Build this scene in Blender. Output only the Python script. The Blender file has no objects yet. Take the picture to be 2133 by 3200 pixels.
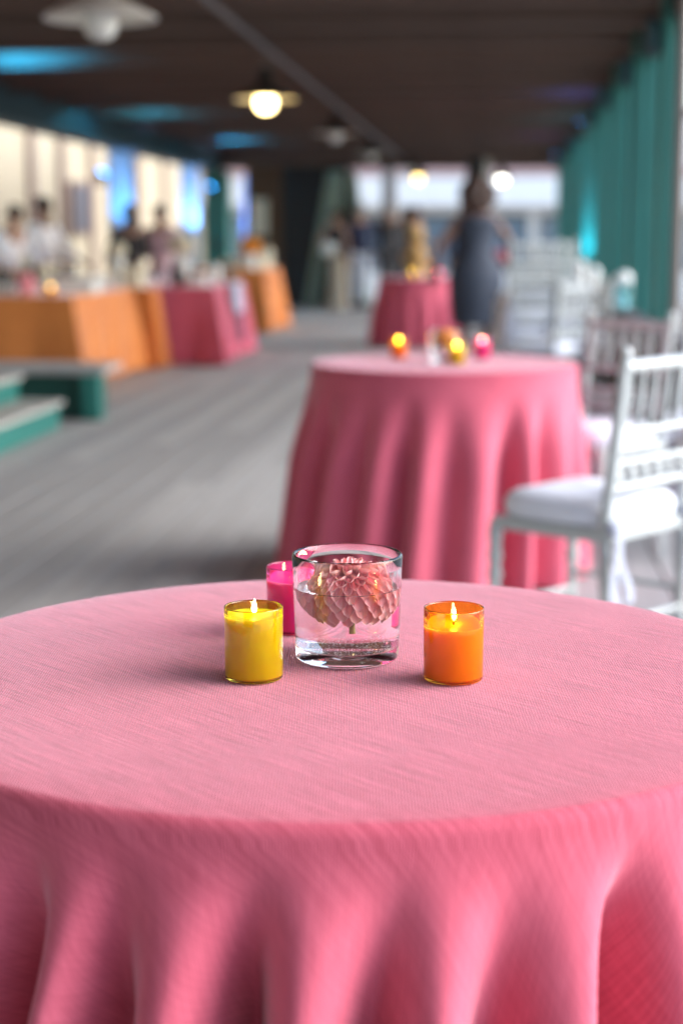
import bpy, bmesh, math, random
from mathutils import Vector, Matrix
R = math.radians
random.seed(11)
scene = bpy.context.scene
C = scene.collection

# ------------------------------------------------------------------ camera, sky, sun, exposure
cam_d = bpy.data.cameras.new('camera'); cam = bpy.data.objects.new('camera', cam_d); C.objects.link(cam)
cam.location = (0, 0, 1.195); cam.rotation_euler = (R(90 - 9.43), 0, R(5.35))
cam_d.sensor_fit = 'VERTICAL'; cam_d.sensor_height = 36; cam_d.sensor_width = 24; cam_d.lens = 58.16
cam_d.clip_start = 0.05; cam_d.clip_end = 4000
cam_d.dof.use_dof = True; cam_d.dof.focus_distance = 1.68; cam_d.dof.aperture_fstop = 3.0
scene.camera = cam

SUN_EL, SUN_AZ = 31, 87          # azimuth clockwise from +Y; the open side of the deck is +X
world = bpy.data.worlds.new('World'); scene.world = world; world.use_nodes = True
wn = world.node_tree; wn.nodes.clear()
sky = wn.nodes.new('ShaderNodeTexSky'); sky.sky_type = 'NISHITA'; sky.sun_disc = False
sky.sun_elevation = R(SUN_EL); sky.sun_rotation = R(SUN_AZ); sky.air_density = 1.0; sky.dust_density = 1.0; sky.ozone_density = 1.0
bg = wn.nodes.new('ShaderNodeBackground'); bg.inputs['Strength'].default_value = 0.115
wo = wn.nodes.new('ShaderNodeOutputWorld')
wn.links.new(sky.outputs[0], bg.inputs[0]); wn.links.new(bg.outputs[0], wo.inputs[0])
sun_d = bpy.data.lights.new('sun', 'SUN'); sun = bpy.data.objects.new('sun', sun_d); C.objects.link(sun)
sun_d.energy = 1.4; sun_d.angle = R(58); sun_d.color = (1.0, 0.98, 0.97)
to_sun = Vector((math.sin(R(SUN_AZ)) * math.cos(R(SUN_EL)), math.cos(R(SUN_AZ)) * math.cos(R(SUN_EL)), math.sin(R(SUN_EL))))
sun.rotation_euler = to_sun.to_track_quat('Z', 'Y').to_euler(); sun.location = (20, -5, 20)

scene.view_settings.view_transform = 'Standard'; scene.view_settings.look = 'None'
scene.view_settings.gamma = 1.0; scene.view_settings.exposure = 2.08; scene.view_settings.use_curve_mapping = False
cy = scene.cycles
cy.use_denoising = True; cy.max_bounces = 24; cy.diffuse_bounces = 5; cy.glossy_bounces = 8
cy.transmission_bounces = 20; cy.transparent_max_bounces = 12; cy.caustics_reflective = True; cy.caustics_refractive = True
cy.blur_glossy = 0.3; cy.sample_clamp_indirect = 30.0

# ------------------------------------------------------------------ materials
def nodes(m):
    m.use_nodes = True
    return m.node_tree, m.node_tree.nodes['Principled BSDF']
def setp(b, **k):
    for n, v in k.items():
        n = n.replace('_', ' ')
        if n in b.inputs: b.inputs[n].default_value = v
def mat(name, col, rough=0.6, var=0.12, scale=6.0, stretch=(1, 1, 1), bump=0.0, bscale=None, metal=0.0, **kw):
    m = bpy.data.materials.new(name); nt, b = nodes(m); N = nt.nodes; L = nt.links
    setp(b, Roughness=rough, Metallic=metal, **kw)
    tc = N.new('ShaderNodeTexCoord'); mp = N.new('ShaderNodeMapping'); mp.inputs['Scale'].default_value = stretch
    L.new(tc.outputs['Object'], mp.inputs[0])
    nz = N.new('ShaderNodeTexNoise'); nz.inputs['Scale'].default_value = scale; nz.inputs['Detail'].default_value = 5
    L.new(mp.outputs[0], nz.inputs['Vector'])
    mx = N.new('ShaderNodeMix'); mx.data_type = 'RGBA'
    lo = [max(0, c * (1 - var)) for c in col]; hi = [min(1, c * (1 + var)) for c in col]
    mx.inputs[6].default_value = (*lo, 1); mx.inputs[7].default_value = (*hi, 1)
    L.new(nz.outputs['Fac'], mx.inputs[0]); L.new(mx.outputs[2], b.inputs['Base Color'])
    if bump:
        n2 = N.new('ShaderNodeTexNoise'); n2.inputs['Scale'].default_value = bscale or scale * 4; n2.inputs['Detail'].default_value = 4
        L.new(mp.outputs[0], n2.inputs['Vector'])
        bp = N.new('ShaderNodeBump'); bp.inputs['Strength'].default_value = bump; bp.inputs['Distance'].default_value = 0.01
        L.new(n2.outputs['Fac'], bp.inputs['Height']); L.new(bp.outputs[0], b.inputs['Normal'])
    return m
def glass(name, col, ior=1.45, rough=0.0):
    m = bpy.data.materials.new(name); nt, b = nodes(m)
    setp(b, Roughness=rough, IOR=ior, Transmission_Weight=1.0); b.inputs['Base Color'].default_value = (*col, 1)
    return m
def emis(name, col, s):
    m = bpy.data.materials.new(name); nt, b = nodes(m)
    b.inputs['Base Color'].default_value = (*col, 1); b.inputs['Emission Color'].default_value = (*col, 1)
    b.inputs['Emission Strength'].default_value = s
    return m
def wax(name, col, glow):
    m = bpy.data.materials.new(name); nt, b = nodes(m)
    b.inputs['Base Color'].default_value = (*col, 1)
    setp(b, Roughness=0.35, Subsurface_Weight=0.7, Subsurface_Scale=0.02)
    b.inputs['Subsurface Radius'].default_value = (1.0, 0.6, 0.3)
    return m

def cloth_mat(name, col, weave=True):
    m = bpy.data.materials.new(name); nt, b = nodes(m); N = nt.nodes; L = nt.links
    setp(b, Roughness=0.85, Sheen_Weight=0.68, Sheen_Roughness=0.35, Specular_IOR_Level=0.12)
    b.inputs['Sheen Tint'].default_value = (1, 0.84, 0.94, 1)
    tc = N.new('ShaderNodeTexCoord')
    def mapped(rot, sc):
        a = N.new('ShaderNodeMapping'); a.inputs['Rotation'].default_value = (0, 0, R(rot)); L.new(tc.outputs['UV'], a.inputs[0])
        c = N.new('ShaderNodeMapping'); c.inputs['Scale'].default_value = sc; L.new(a.outputs[0], c.inputs[0])
        return c
    # slubs: long thicker threads
    s1 = N.new('ShaderNodeTexNoise'); s1.inputs['Scale'].default_value = 1; s1.inputs['Detail'].default_value = 3
    L.new(mapped(42, (12, 500, 1)).outputs[0], s1.inputs['Vector'])
    s2 = N.new('ShaderNodeTexNoise'); s2.inputs['Scale'].default_value = 1; s2.inputs['Detail'].default_value = 2
    L.new(mapped(-5, (420, 30, 1)).outputs[0], s2.inputs['Vector'])
    s3 = N.new('ShaderNodeTexNoise'); s3.inputs['Scale'].default_value = 4; s3.inputs['Detail'].default_value = 3
    L.new(tc.outputs['UV'], s3.inputs['Vector'])
    def mr(src, a, b_, lo, hi):
        r = N.new('ShaderNodeMapRange'); r.inputs[1].default_value = a; r.inputs[2].default_value = b_
        r.inputs[3].default_value = lo; r.inputs[4].default_value = hi; L.new(src, r.inputs[0]); return r.outputs[0]
    def math_(op, a, c):
        r = N.new('ShaderNodeMath'); r.operation = op
        for i, v in enumerate((a, c)):
            if isinstance(v, (int, float)): r.inputs[i].default_value = v
            else: L.new(v, r.inputs[i])
        return r.outputs[0]
    ln = N.new('ShaderNodeVectorMath'); ln.operation = 'LENGTH'; L.new(tc.outputs['UV'], ln.inputs[0])
    tight = mr(ln.outputs['Value'], .44, .52, 1.0, 0.28)          # the hanging cloth is pulled smooth, its ribs lie flatter
    slub = math_('ADD', 1.0, math_('MULTIPLY', tight, mr(s1.outputs['Fac'], .38, .60, -.38, .05)))
    f = math_('MULTIPLY', slub, mr(s2.outputs['Fac'], .3, .7, .90, 1.08))
    f = math_('MULTIPLY', f, mr(s3.outputs['Fac'], .3, .7, .94, 1.06))
    w1 = N.new('ShaderNodeTexWave'); w1.wave_type = 'BANDS'; w1.bands_direction = 'X'; w1.inputs['Scale'].default_value = 1
    w1.inputs['Distortion'].default_value = 1.7; w1.inputs['Detail'].default_value = 2; w1.inputs['Detail Scale'].default_value = 1.2
    L.new(mapped(-5, (125, 60, 1)).outputs[0], w1.inputs['Vector'])
    w2 = N.new('ShaderNodeTexWave'); w2.wave_type = 'BANDS'; w2.bands_direction = 'X'; w2.inputs['Scale'].default_value = 1
    w2.inputs['Distortion'].default_value = 2.0; w2.inputs['Detail'].default_value = 2
    L.new(mapped(-48, (150, 60, 1)).outputs[0], w2.inputs['Vector'])
    h = math_('ADD', math_('MULTIPLY', w1.outputs['Fac'], 1.0), math_('MULTIPLY', w2.outputs['Fac'], 0.35))
    h = math_('ADD', h, math_('MULTIPLY', s1.outputs['Fac'], 0.6))
    rib = math_('ADD', 1.0, math_('MULTIPLY', tight, mr(w1.outputs['Fac'], 0, 1, -.27, .10)))
    g = math_('MULTIPLY', f, rib)
    cm = N.new('ShaderNodeMix'); cm.data_type = 'RGBA'; cm.blend_type = 'MULTIPLY'; cm.inputs[0].default_value = 1
    cm.inputs[6].default_value = (*col, 1)
    cb = N.new('ShaderNodeCombineColor'); L.new(math_('POWER', g, 0.8), cb.inputs[0]); L.new(math_('POWER', g, 1.3), cb.inputs[1]); L.new(math_('POWER', g, 1.15), cb.inputs[2])
    L.new(cb.outputs[0], cm.inputs[7]); L.new(cm.outputs[2], b.inputs['Base Color'])
    bp = N.new('ShaderNodeBump'); bp.inputs['Strength'].default_value = 0.55; bp.inputs['Distance'].default_value = 0.0008
    L.new(math_('MULTIPLY', tight, 0.6), bp.inputs['Strength']); L.new(h, bp.inputs['Height']); L.new(bp.outputs[0], b.inputs['Normal'])
    return m

M = dict(
    pink=cloth_mat('pink_linen', (0.62, 0.128, 0.190)),
    orange=cloth_mat('orange_linen', (0.74, 0.265, 0.075)),
    deck=mat('grey_deck_wood', (0.30, 0.297, 0.295), 0.7, 0.22, 3, (8, .6, 8), 0.3),
    deck2=mat('pale_deck_wood', (0.335, 0.332, 0.33), 0.7, 0.22, 3, (8, .6, 8), 0.3),
    deck3=mat('weathered_deck_wood', (0.27, 0.268, 0.268), 0.7, 0.22, 3, (8, .6, 8), 0.3),
    ceil=mat('dark_ceiling_board', (0.19, 0.11, 0.078), 0.6, 0.3, 3, (.5, 6, 6), 0.3),
    ceil2=mat('brown_ceiling_board', (0.46, 0.275, 0.195), 0.6, 0.3, 3, (.5, 6, 6), 0.3),
    joist=mat('joist_wood', (0.14, 0.095, 0.075), 0.7, 0.3, 4, (.5, 6, 6), 0.2),
    palepost=mat('pale_post_paint', (0.42, 0.50, 0.56), 0.5, 0.1),
    green=mat('green_paint', (0.022, 0.165, 0.138), 0.45, 0.18, 3, (4, 4, .5), 0.1),
    dkgreen=mat('dark_green_paint', (0.012, 0.075, 0.060), 0.5, 0.2, 3, (1, 1, 1), 0.1),
    teal=mat('teal_beam_paint', (0.010, 0.055, 0.065), 0.5, 0.2, 3, (1, 1, 1), 0.1),
    tread=mat('worn_grey_tread', (0.42, 0.40, 0.37), 0.7, 0.15, 5, (1, 4, 1), 0.2),
    plum=mat('dark_brown_boards', (0.045, 0.028, 0.032), 0.55, 0.3, 4, (1, 1, 4), 0.2),
    brownpost=mat('brown_grey_metal', (0.16, 0.14, 0.125), 0.6, 0.15),
    cream=mat('cream_siding', (0.40, 0.335, 0.23), 0.7, 0.06, 5, (1, 1, 6), 0.1),
    batten=mat('brown_batten', (0.20, 0.13, 0.10), 0.7, 0.15),
    slate=mat('slate_panel', (0.07, 0.07, 0.085), 0.5, 0.1),
    blackwall=mat('charcoal_wall', (0.022, 0.024, 0.026), 0.7, 0.2),
    walnut=mat('walnut_boards', (0.10, 0.05, 0.02), 0.6, 0.25, 4, (4, 4, .5)),
    black=mat('black_cloth', (0.006, 0.006, 0.008), 0.85, 0.2),
    sage=mat('sage_drape', (0.30, 0.38, 0.31), 0.8, 0.1),
    chair=mat('silver_white_paint', (0.43, 0.46, 0.46), 0.3, 0.05, 8, Coat_Weight=0.3),
    cushion=mat('white_cushion', (0.74, 0.77, 0.86), 0.85, 0.04, 10, bump=0.1),
    tie=mat('pale_lavender_tie', (0.36, 0.38, 0.46), 0.85, 0.06, 20),
    white=mat('white_paint', (0.78, 0.78, 0.77), 0.5, 0.05),
    roofpink=mat('pale_red_roof', (0.55, 0.36, 0.35), 0.7, 0.1),
    winglass=mat('blue_grey_glass', (0.16, 0.22, 0.28), 0.12, 0.15),
    ground=mat('pale_concrete', (0.36, 0.35, 0.34), 0.8, 0.12, 0.6, bump=0.1),
    iron=mat('dark_enamel', (0.025, 0.025, 0.022), 0.4, 0.1, metal=0.0),
    shadein=mat('cream_enamel', (0.72, 0.68, 0.58), 0.35, 0.05),
    conduit=mat('grey_conduit', (0.13, 0.12, 0.12), 0.45, 0.1),
    ledblue=emis('blue_led', (0.02, 0.35, 1.0), 6),
    ledcyan=emis('cyan_led', (0.10, 0.75, 1.0), 4),
    bulb=emis('warm_bulb', (1.0, 0.74, 0.30), 4.5), farbulb=emis('amber_bulb', (1.0, 0.70, 0.22), 1.6),
    coolbulb=emis('cool_bulb', (1.0, 0.98, 0.86), 2.6),
    frost=mat('frosted_globe', (0.72, 0.74, 0.72), 0.25, 0.03),
    flame=emis('flame', (1.0, 0.70, 0.26), 20.0),
    wick=mat('burnt_wick', (0.02, 0.015, 0.01), 0.9, 0.2),
    glass=glass('clear_glass', (0.985, 0.99, 0.995), 1.45),
    water=glass('water', (1, 1, 1), 1.33),
    bubble=mat('air_bubbles', (0.85, 0.86, 0.9), 0.1, 0.05),
    yglass=glass('amber_glass', (0.93, 0.76, 0.12), 1.45),
    oglass=glass('orange_glass', (0.98, 0.52, 0.05), 1.45),
    pglass=glass('magenta_glass', (0.95, 0.16, 0.55), 1.45),
    ywax=wax('yellow_wax', (0.74, 0.62, 0.02), 0), owax=wax('orange_wax', (0.95, 0.44, 0.03), 0), pwax=wax('pink_wax', (0.93, 0.25, 0.50), 0),
    stem=mat('flower_stem', (0.30, 0.28, 0.06), 0.5, 0.3, 40),
    skin=mat('warm_skin', (0.42, 0.24, 0.17), 0.5, 0.06), darkskin=mat('brown_skin', (0.20, 0.10, 0.065), 0.5, 0.06),
    hairdark=mat('dark_hair', (0.018, 0.012, 0.010), 0.5, 0.3, 30), hairbrown=mat('brown_hair', (0.075, 0.042, 0.034), 0.5, 0.3, 30),
    hairgrey=mat('grey_hair', (0.33, 0.32, 0.31), 0.5, 0.2, 30), eye=mat('dark_eye', (0.02, 0.015, 0.012), 0.2, 0.1),
    shirt=mat('white_shirt', (0.82, 0.82, 0.86), 0.8, 0.05), pinkshirt=mat('pale_pink_shirt', (0.82, 0.62, 0.70), 0.8, 0.05),
    blackwear=mat('black_clothes', (0.008, 0.008, 0.012), 0.8, 0.2), navy=mat('navy_jacket', (0.016, 0.024, 0.075), 0.8, 0.1),
    slatedress=mat('slate_blue_dress', (0.030, 0.042, 0.070), 0.75, 0.35, 9), whitepants=mat('white_trousers', (0.62, 0.68, 0.80), 0.8, 0.05),
    camel=mat('camel_coat', (0.55, 0.33, 0.12), 0.8, 0.08), greysuit=mat('grey_suit', (0.075, 0.075, 0.085), 0.8, 0.15), shoe=mat('black_shoe', (0.01, 0.01, 0.01), 0.4, 0.1),
    creamfl=mat('cream_blossom', (0.72, 0.66, 0.52), 0.8, 0.12, 30), orangefl=mat('orange_blossom', (0.75, 0.28, 0.03), 0.7, 0.15, 30), pinkfl=mat('pink_blossom', (0.75, 0.25, 0.30), 0.7, 0.1, 30),
    leaf=mat('green_leaf', (0.05, 0.10, 0.03), 0.6, 0.3, 20), bark=mat('bark', (0.10, 0.08, 0.06), 0.9, 0.3, 8),
    bottle=mat('dark_bottle', (0.02, 0.025, 0.02), 0.1, 0.1), runner=mat('navy_runner', (0.02, 0.028, 0.06), 0.8, 0.1), palerunner=mat('pale_blue_cloth', (0.40, 0.46, 0.60), 0.8, 0.1),
    beige=mat('beige_cloth', (0.42, 0.36, 0.28), 0.8, 0.1), palecyan=glass('pale_cyan_glass', (0.55, 0.92, 0.98), 1.4, 0.15),
)
def petal_mat():
    m = bpy.data.materials.new('dahlia_petal'); nt, b = nodes(m); N = nt.nodes; L = nt.links
    setp(b, Roughness=0.42, Specular_IOR_Level=0.35, Sheen_Weight=0.15, Subsurface_Weight=0.45, Subsurface_Scale=0.005)
    b.inputs['Subsurface Radius'].default_value = (1.0, 0.4, 0.35)
    uv = N.new('ShaderNodeTexCoord'); sp = N.new('ShaderNodeSeparateXYZ'); L.new(uv.outputs['UV'], sp.inputs[0])
    rp = N.new('ShaderNodeValToRGB'); e = rp.color_ramp.elements
    e[0].position = 0.0; e[0].color = (0.92, 0.25, 0.30, 1); e[1].position = 1.0; e[1].color = (1.0, 0.68, 0.65, 1)
    k = e.new(0.55); k.color = (1.0, 0.43, 0.44, 1); k = e.new(0.9); k.color = (1.0, 0.52, 0.51, 1)
    L.new(sp.outputs['Y'], rp.inputs[0])
    wv = N.new('ShaderNodeTexWave'); wv.bands_direction = 'X'; wv.inputs['Scale'].default_value = 4; wv.inputs['Distortion'].default_value = 0.6
    L.new(uv.outputs['UV'], wv.inputs['Vector'])
    oi = N.new('ShaderNodeObjectInfo')
    hs = N.new('ShaderNodeHueSaturation'); mr = N.new('ShaderNodeMapRange'); mr.inputs[3].default_value = 0.88; mr.inputs[4].default_value = 1.08
    L.new(oi.outputs['Random'], mr.inputs[0]); L.new(mr.outputs[0], hs.inputs['Value']); L.new(rp.outputs[0], hs.inputs['Color'])
    m2 = N.new('ShaderNodeMapRange'); m2.inputs[3].default_value = 0.494; m2.inputs[4].default_value = 0.516
    L.new(oi.outputs['Random'], m2.inputs[0]); L.new(m2.outputs[0], hs.inputs['Hue'])
    L.new(hs.outputs[0], b.inputs['Base Color'])
    bp = N.new('ShaderNodeBump'); bp.inputs['Strength'].default_value = 0.18; bp.inputs['Distance'].default_value = 0.0006
    L.new(wv.outputs['Fac'], bp.inputs['Height']); L.new(bp.outputs[0], b.inputs['Normal'])
    return m
M['petal'] = petal_mat()

# ------------------------------------------------------------------ object helpers
def link(name, me, parent=None, m=None):
    o = bpy.data.objects.new(name, me); C.objects.link(o)
    if m is not None and not me.materials: me.materials.append(m)
    if parent: o.parent = parent
    return o
def tag(o, label=None, cat=None, group=None, kind=None):
    if label: o['label'] = label
    if cat: o['category'] = cat
    if group: o['group'] = group
    if kind: o['kind'] = kind
    return o
def empty(name, loc=(0, 0, 0), rz=0, label=None, cat=None, group=None):
    o = bpy.data.objects.new(name, None); C.objects.link(o); o.location = loc; o.rotation_euler = (0, 0, rz); o.empty_display_size = 0.1
    return tag(o, label, cat, group)
class MB:
    def __init__(s): s.bm = bmesh.new()
    def box(s, c, d, rz=0, rot=None, bev=0):
        r = bmesh.ops.create_cube(s.bm, size=1); vs = r['verts']
        mt = Matrix.Translation(c) @ (rot or Matrix.Rotation(rz, 4, 'Z')) @ Matrix.Diagonal((*d, 1))
        bmesh.ops.transform(s.bm, matrix=mt, verts=vs)
        if bev:
            es = list({e for v in vs for e in v.link_edges})
            bmesh.ops.bevel(s.bm, geom=es, offset=bev, segments=2, affect='EDGES', profile=0.5)
        return s
    def cyl(s, a, b, r0, r1=None, n=12):
        a = Vector(a); b = Vector(b); r1 = r0 if r1 is None else r1; d = b - a
        mt = Matrix.Translation((a + b) / 2) @ d.to_track_quat('Z', 'Y').to_matrix().to_4x4()
        bmesh.ops.create_cone(s.bm, cap_ends=True, segments=n, radius1=r0, radius2=max(r1, 1e-4), depth=d.length, matrix=mt)
        return s
    def ball(s, c, r, sc=(1, 1, 1), u=14, v=9):
        bmesh.ops.create_uvsphere(s.bm, u_segments=u, v_segments=v, radius=r, matrix=Matrix.Translation(c) @ Matrix.Diagonal((*sc, 1)))
        return s
    def lathe(s, prof, n=48, c=(0, 0, 0), close=False):
        rings = []
        for r, z in prof:
            if r < 1e-6: rings.append([s.bm.verts.new((c[0], c[1], c[2] + z))])
            else: rings.append([s.bm.verts.new((c[0] + r * math.cos(2 * math.pi * i / n), c[1] + r * math.sin(2 * math.pi * i / n), c[2] + z)) for i in range(n)])
        prs = list(zip(rings, rings[1:])) + ([(rings[-1], rings[0])] if close else [])
        for A, B in prs:
            for i in range(n):
                j = (i + 1) % n
                if len(A) == 1 and len(B) == 1: break
                if len(A) == 1: s.bm.faces.new((A[0], B[j], B[i]))
                elif len(B) == 1: s.bm.faces.new((A[i], A[j], B[0]))
                else: s.bm.faces.new((A[i], A[j], B[j], B[i]))
        return s
    def mesh(s, name, smooth=True, ang=40):
        bmesh.ops.recalc_face_normals(s.bm, faces=s.bm.faces)
        me = bpy.data.meshes.new(name); s.bm.to_mesh(me); s.bm.free()
        if smooth:
            me.polygons.foreach_set('use_smooth', [True] * len(me.polygons)); me.set_sharp_from_angle(angle=R(ang))
        return me
    def build(s, name, m, parent=None, smooth=True, ang=40): return link(name, s.mesh(name, smooth, ang), parent, m)
def copy_tree(o, parent=None):
    c = o.copy(); C.objects.link(c); c.parent = parent
    for ch in o.children: copy_tree(ch, c)
    return c

# ------------------------------------------------------------------ setting
MB().box((0, 600, -0.55), (3000, 3000, 0.1)).build('ground', M['ground'], smooth=False)['kind'] = 'structure'

floor = empty('deck_floor'); floor['kind'] = 'structure'
MB().box((-3.4, 14, -0.09), (9.4, 38, 0.08)).build('floor_base', M['joist'], floor, smooth=False)
pl_w = 0.165; pl_len = 7.6
pm = []
for k, mm in enumerate(('deck', 'deck2', 'deck3')):
    pm.append(MB().box((0, 0, 0), (pl_w - 0.008, pl_len - 0.006, 0.04), bev=0.003).mesh('plank', False)); pm[-1].materials.append(M[mm])
nrow = int(9.2 / pl_w)
for i in range(nrow):
    x = 1.10 - (i + 0.5) * pl_w
    y = -4.5 - (i * 2.9 % 5.1)
    while y < 32.0:
        o = link('plank', pm[(i * 7 + int(y * 3)) % 3], floor); o.location = (x, y + pl_len / 2, -0.021 - 0.0016 * random.random())
        y += pl_len

roof = empty('ceiling'); roof['kind'] = 'structure'
CZ = 2.78
MB().box((-2.1, 10.5, CZ + 0.16), (6.7, 41.6, 0.12)).build('roof_slab', M['joist'], roof, smooth=False)
bmz = []
for mm in ('ceil', 'ceil2'):
    me = MB().box((0, 0, 0), (6.5, 0.292, 0.03), bev=0.004).mesh('plank', False); me.materials.append(M[mm]); bmz.append(me)
y = -10.8; k = 0
while y < 31:
    o = link('plank', bmz[1 if math.sin(k * .9) + math.sin(k * .37 + 1) > .1 else 0], roof); o.location = (-2.1, y, CZ + 0.08 + 0.004 * random.random()); y += 0.3; k += 1
jm = MB().box((0, 0, 0), (6.4, 0.09, 0.14), bev=0.004).mesh('joist', False); jm.materials.append(M['joist'])
y = -10
while y < 31:
    o = link('joist', jm, roof); o.location = (-2.05, y, CZ - 0.01); y += 1.25

rw = empty('unseen_shade_wall'); rw['kind'] = 'structure'  # unseen board wall, added to cut the light arriving from behind the camera
rbm = MB().box((0, 0, 0), (0.195, 0.04, 2.75), bev=0.005).mesh('board', False); rbm.materials.append(M['plum'])
for k in range(40):
    o = link('board', rbm, rw); o.location = (-6.7 + 0.2 * k, -9.5, 1.375)
# beams
MB().box((1.16, 10, 2.72), (0.16, 42, 0.20), bev=0.01).box((1.16, 10, 2.60), (0.12, 42, 0.03)).build('edge_beam', M['plum'], smooth=False)
tag(bpy.data.objects['edge_beam'], 'long dark brown beam along the tops of the green posts at the open edge', 'beam')
MB().box((-5.3, 10, 2.67), (0.30, 42, 0.54), bev=0.01).box((-5.12, 10, 2.45), (0.05, 42, 0.08)).build('fascia_beam', M['teal'], smooth=False)
tag(bpy.data.objects['fascia_beam'], 'deep teal beam over the buffet tables lit in blue patches', 'beam')
MB().box((-2.1, 31.0, 2.62), (6.3, 0.25, 0.36), bev=0.01).build('header_beam', M['joist'], smooth=False)
tag(bpy.data.objects['header_beam'], 'dark beam across the far end of the deck above the bright opening', 'beam')

# right posts
def post_parts(root, w, h, m, bracket=True, side=1, wx=0.05):
    MB().box((wx, 0, h / 2 + 0.09), (w + 2 * wx, w, h - 0.18), bev=0.012).build('shaft', m, root, smooth=False)
    MB().box((wx, 0, 0.09), (w + 0.05 + 2 * wx, w + 0.05, 0.18), bev=0.01).build('plinth', m, root, smooth=False)
    for dx in (-.045, .045):
        MB().box((wx + dx, -w / 2 - .006, h / 2 + .1), (.032, .016, h - .5), bev=.004).build('trim', m, root, smooth=False)
    if bracket:
        MB().box((-side * (w / 2 + 0.05), 0, h - 0.30), (0.10, 0.07, 0.20), bev=0.008).build('bracket', M['teal'], root, smooth=False)
ordn = ['first', 'second', 'third', 'fourth', 'fifth', 'sixth', 'seventh', 'eighth', 'ninth']
p0 = None
ys = [11.2 + 2.4 * k for k in range(9)]
for k, y in enumerate(ys):
    if k == 0:
        p0 = empty('green_post', (1.115, y, 0), 0); post_parts(p0, 0.17, 2.78, M['green'], wx=0.0); o = p0
    elif k == 1:
        p1 = empty('green_post', (1.115, y, 0), 0); post_parts(p1, 0.17, 2.78, M['green']); o = p1
    else:
        o = copy_tree(p1); o.location.y = y
    lab = {0: 'green square post nearest the camera, behind the white chair backs', 4: 'green post glowing cyan at its foot, fifth along the open edge', 8: 'farthest green post at the end of the open edge'}.get(k, '%s green square post from the camera along the open edge' % ordn[k])
    tag(o, lab, 'post', 'green posts along the open edge')
dp = empty('brown_pole', (1.03, 9.9, 0), 0, 'slim brown grey pole beside the bright gap at the open edge', 'pole')
MB().cyl((0, 0, 0.02), (0, 0, 2.55), 0.036, n=16).build('tube', M['brownpost'], dp)
MB().cyl((0, 0, 0), (0, 0, 0.02), 0.08, n=20).build('foot_plate', M['brownpost'], dp)
MB().box((0.02, 0, 1.9), (0.10, 0.09, 0.03)).build('clamp', M['brownpost'], dp)

# low wall between posts
lw = empty('low_wall', (0.975, 0, 0), 0, 'dark brown board wall running low beneath the green posts', 'low wall')
MB().box((0, 20.6, 0.635), (0.13, 22.8, 0.03), bev=0.006).build('cap_rail', M['plum'], lw, smooth=False)
bm_ = MB().box((0, 0, 0), (0.05, 1.19, 0.145), bev=0.006).mesh('panel', False); bm_.materials.append(M['plum'])
for k in range(19):
    for j in range(4):
        o = link('panel', bm_, lw); o.location = (0.004 * ((k + j) % 2), 9.8 + k * 1.2, 0.095 + 0.152 * j - 0.02)

# left piers
def pier(x, y, w, lab, pm_=None):
    pm_ = pm_ or M['palepost']
    r = empty('teal_post', (x, y, 0), 0, lab, 'post', 'teal posts behind the buffet')
    MB().box((0, 0, 1.3), (w, w, 2.2), bev=0.015).build('shaft', pm_, r, smooth=False)
    MB().box((0, 0, 0.1), (w + .06, w + .06, 0.2), bev=0.01).build('plinth', M['green'], r, smooth=False)
    return r
pier(-5.35, 23.6, 0.30, 'pale blue lit post behind the staff in black, topmost part under the teal beam')
pier(-5.32, 28.7, 0.28, 'post washed in pale blue light, just before the broad teal one')
pier(-5.20, 30.9, 0.46, 'broad dark teal post between two blue lit posts', M['green'])
pier(-4.95, 33.2, 0.26, 'narrow violet blue lit post beyond the broad teal one')

# cream building beyond the buffet
cb = empty('cream_building', (-8.0, 0, 0), 0, 'cream clapboard building with brown battens beyond the buffet tables', 'building')
MB().box((-0.2, 22, 2.0), (0.3, 48, 4.0)).build('wall', M['cream'], cb, smooth=False)
cl = MB().box((0, 0, 0), (0.03, 48, 0.115), rot=Matrix.Rotation(R(-7), 4, 'Y')).mesh('board', False); cl.materials.append(M['cream'])
for k in range(32):
    o = link('board', cl, cb); o.location = (-0.035, 22, 0.06 + k * 0.12)
bt = MB().box((0, 0, 0), (0.06, 0.34, 3.9), bev=0.01).mesh('batten', False); bt.materials.append(M['batten'])
for y in (23.1, 25.8, 28.3, 30.3, 32.6, 34.2, 36.8, 39.8, 42.6):
    o = link('batten', bt, cb); o.location = (0.03, y, 1.95)
wf = MB().box((0.05, 0, 0), (0.10, 1.15, 1.0), bev=0.01).build('window', M['batten'], cb, smooth=False); wf.location = (0, 31.4, 1.74)
MB().box((0.105, 0, 0), (0.02, 0.95, 0.86)).build('pane', M['slate'], wf, smooth=False)

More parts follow.
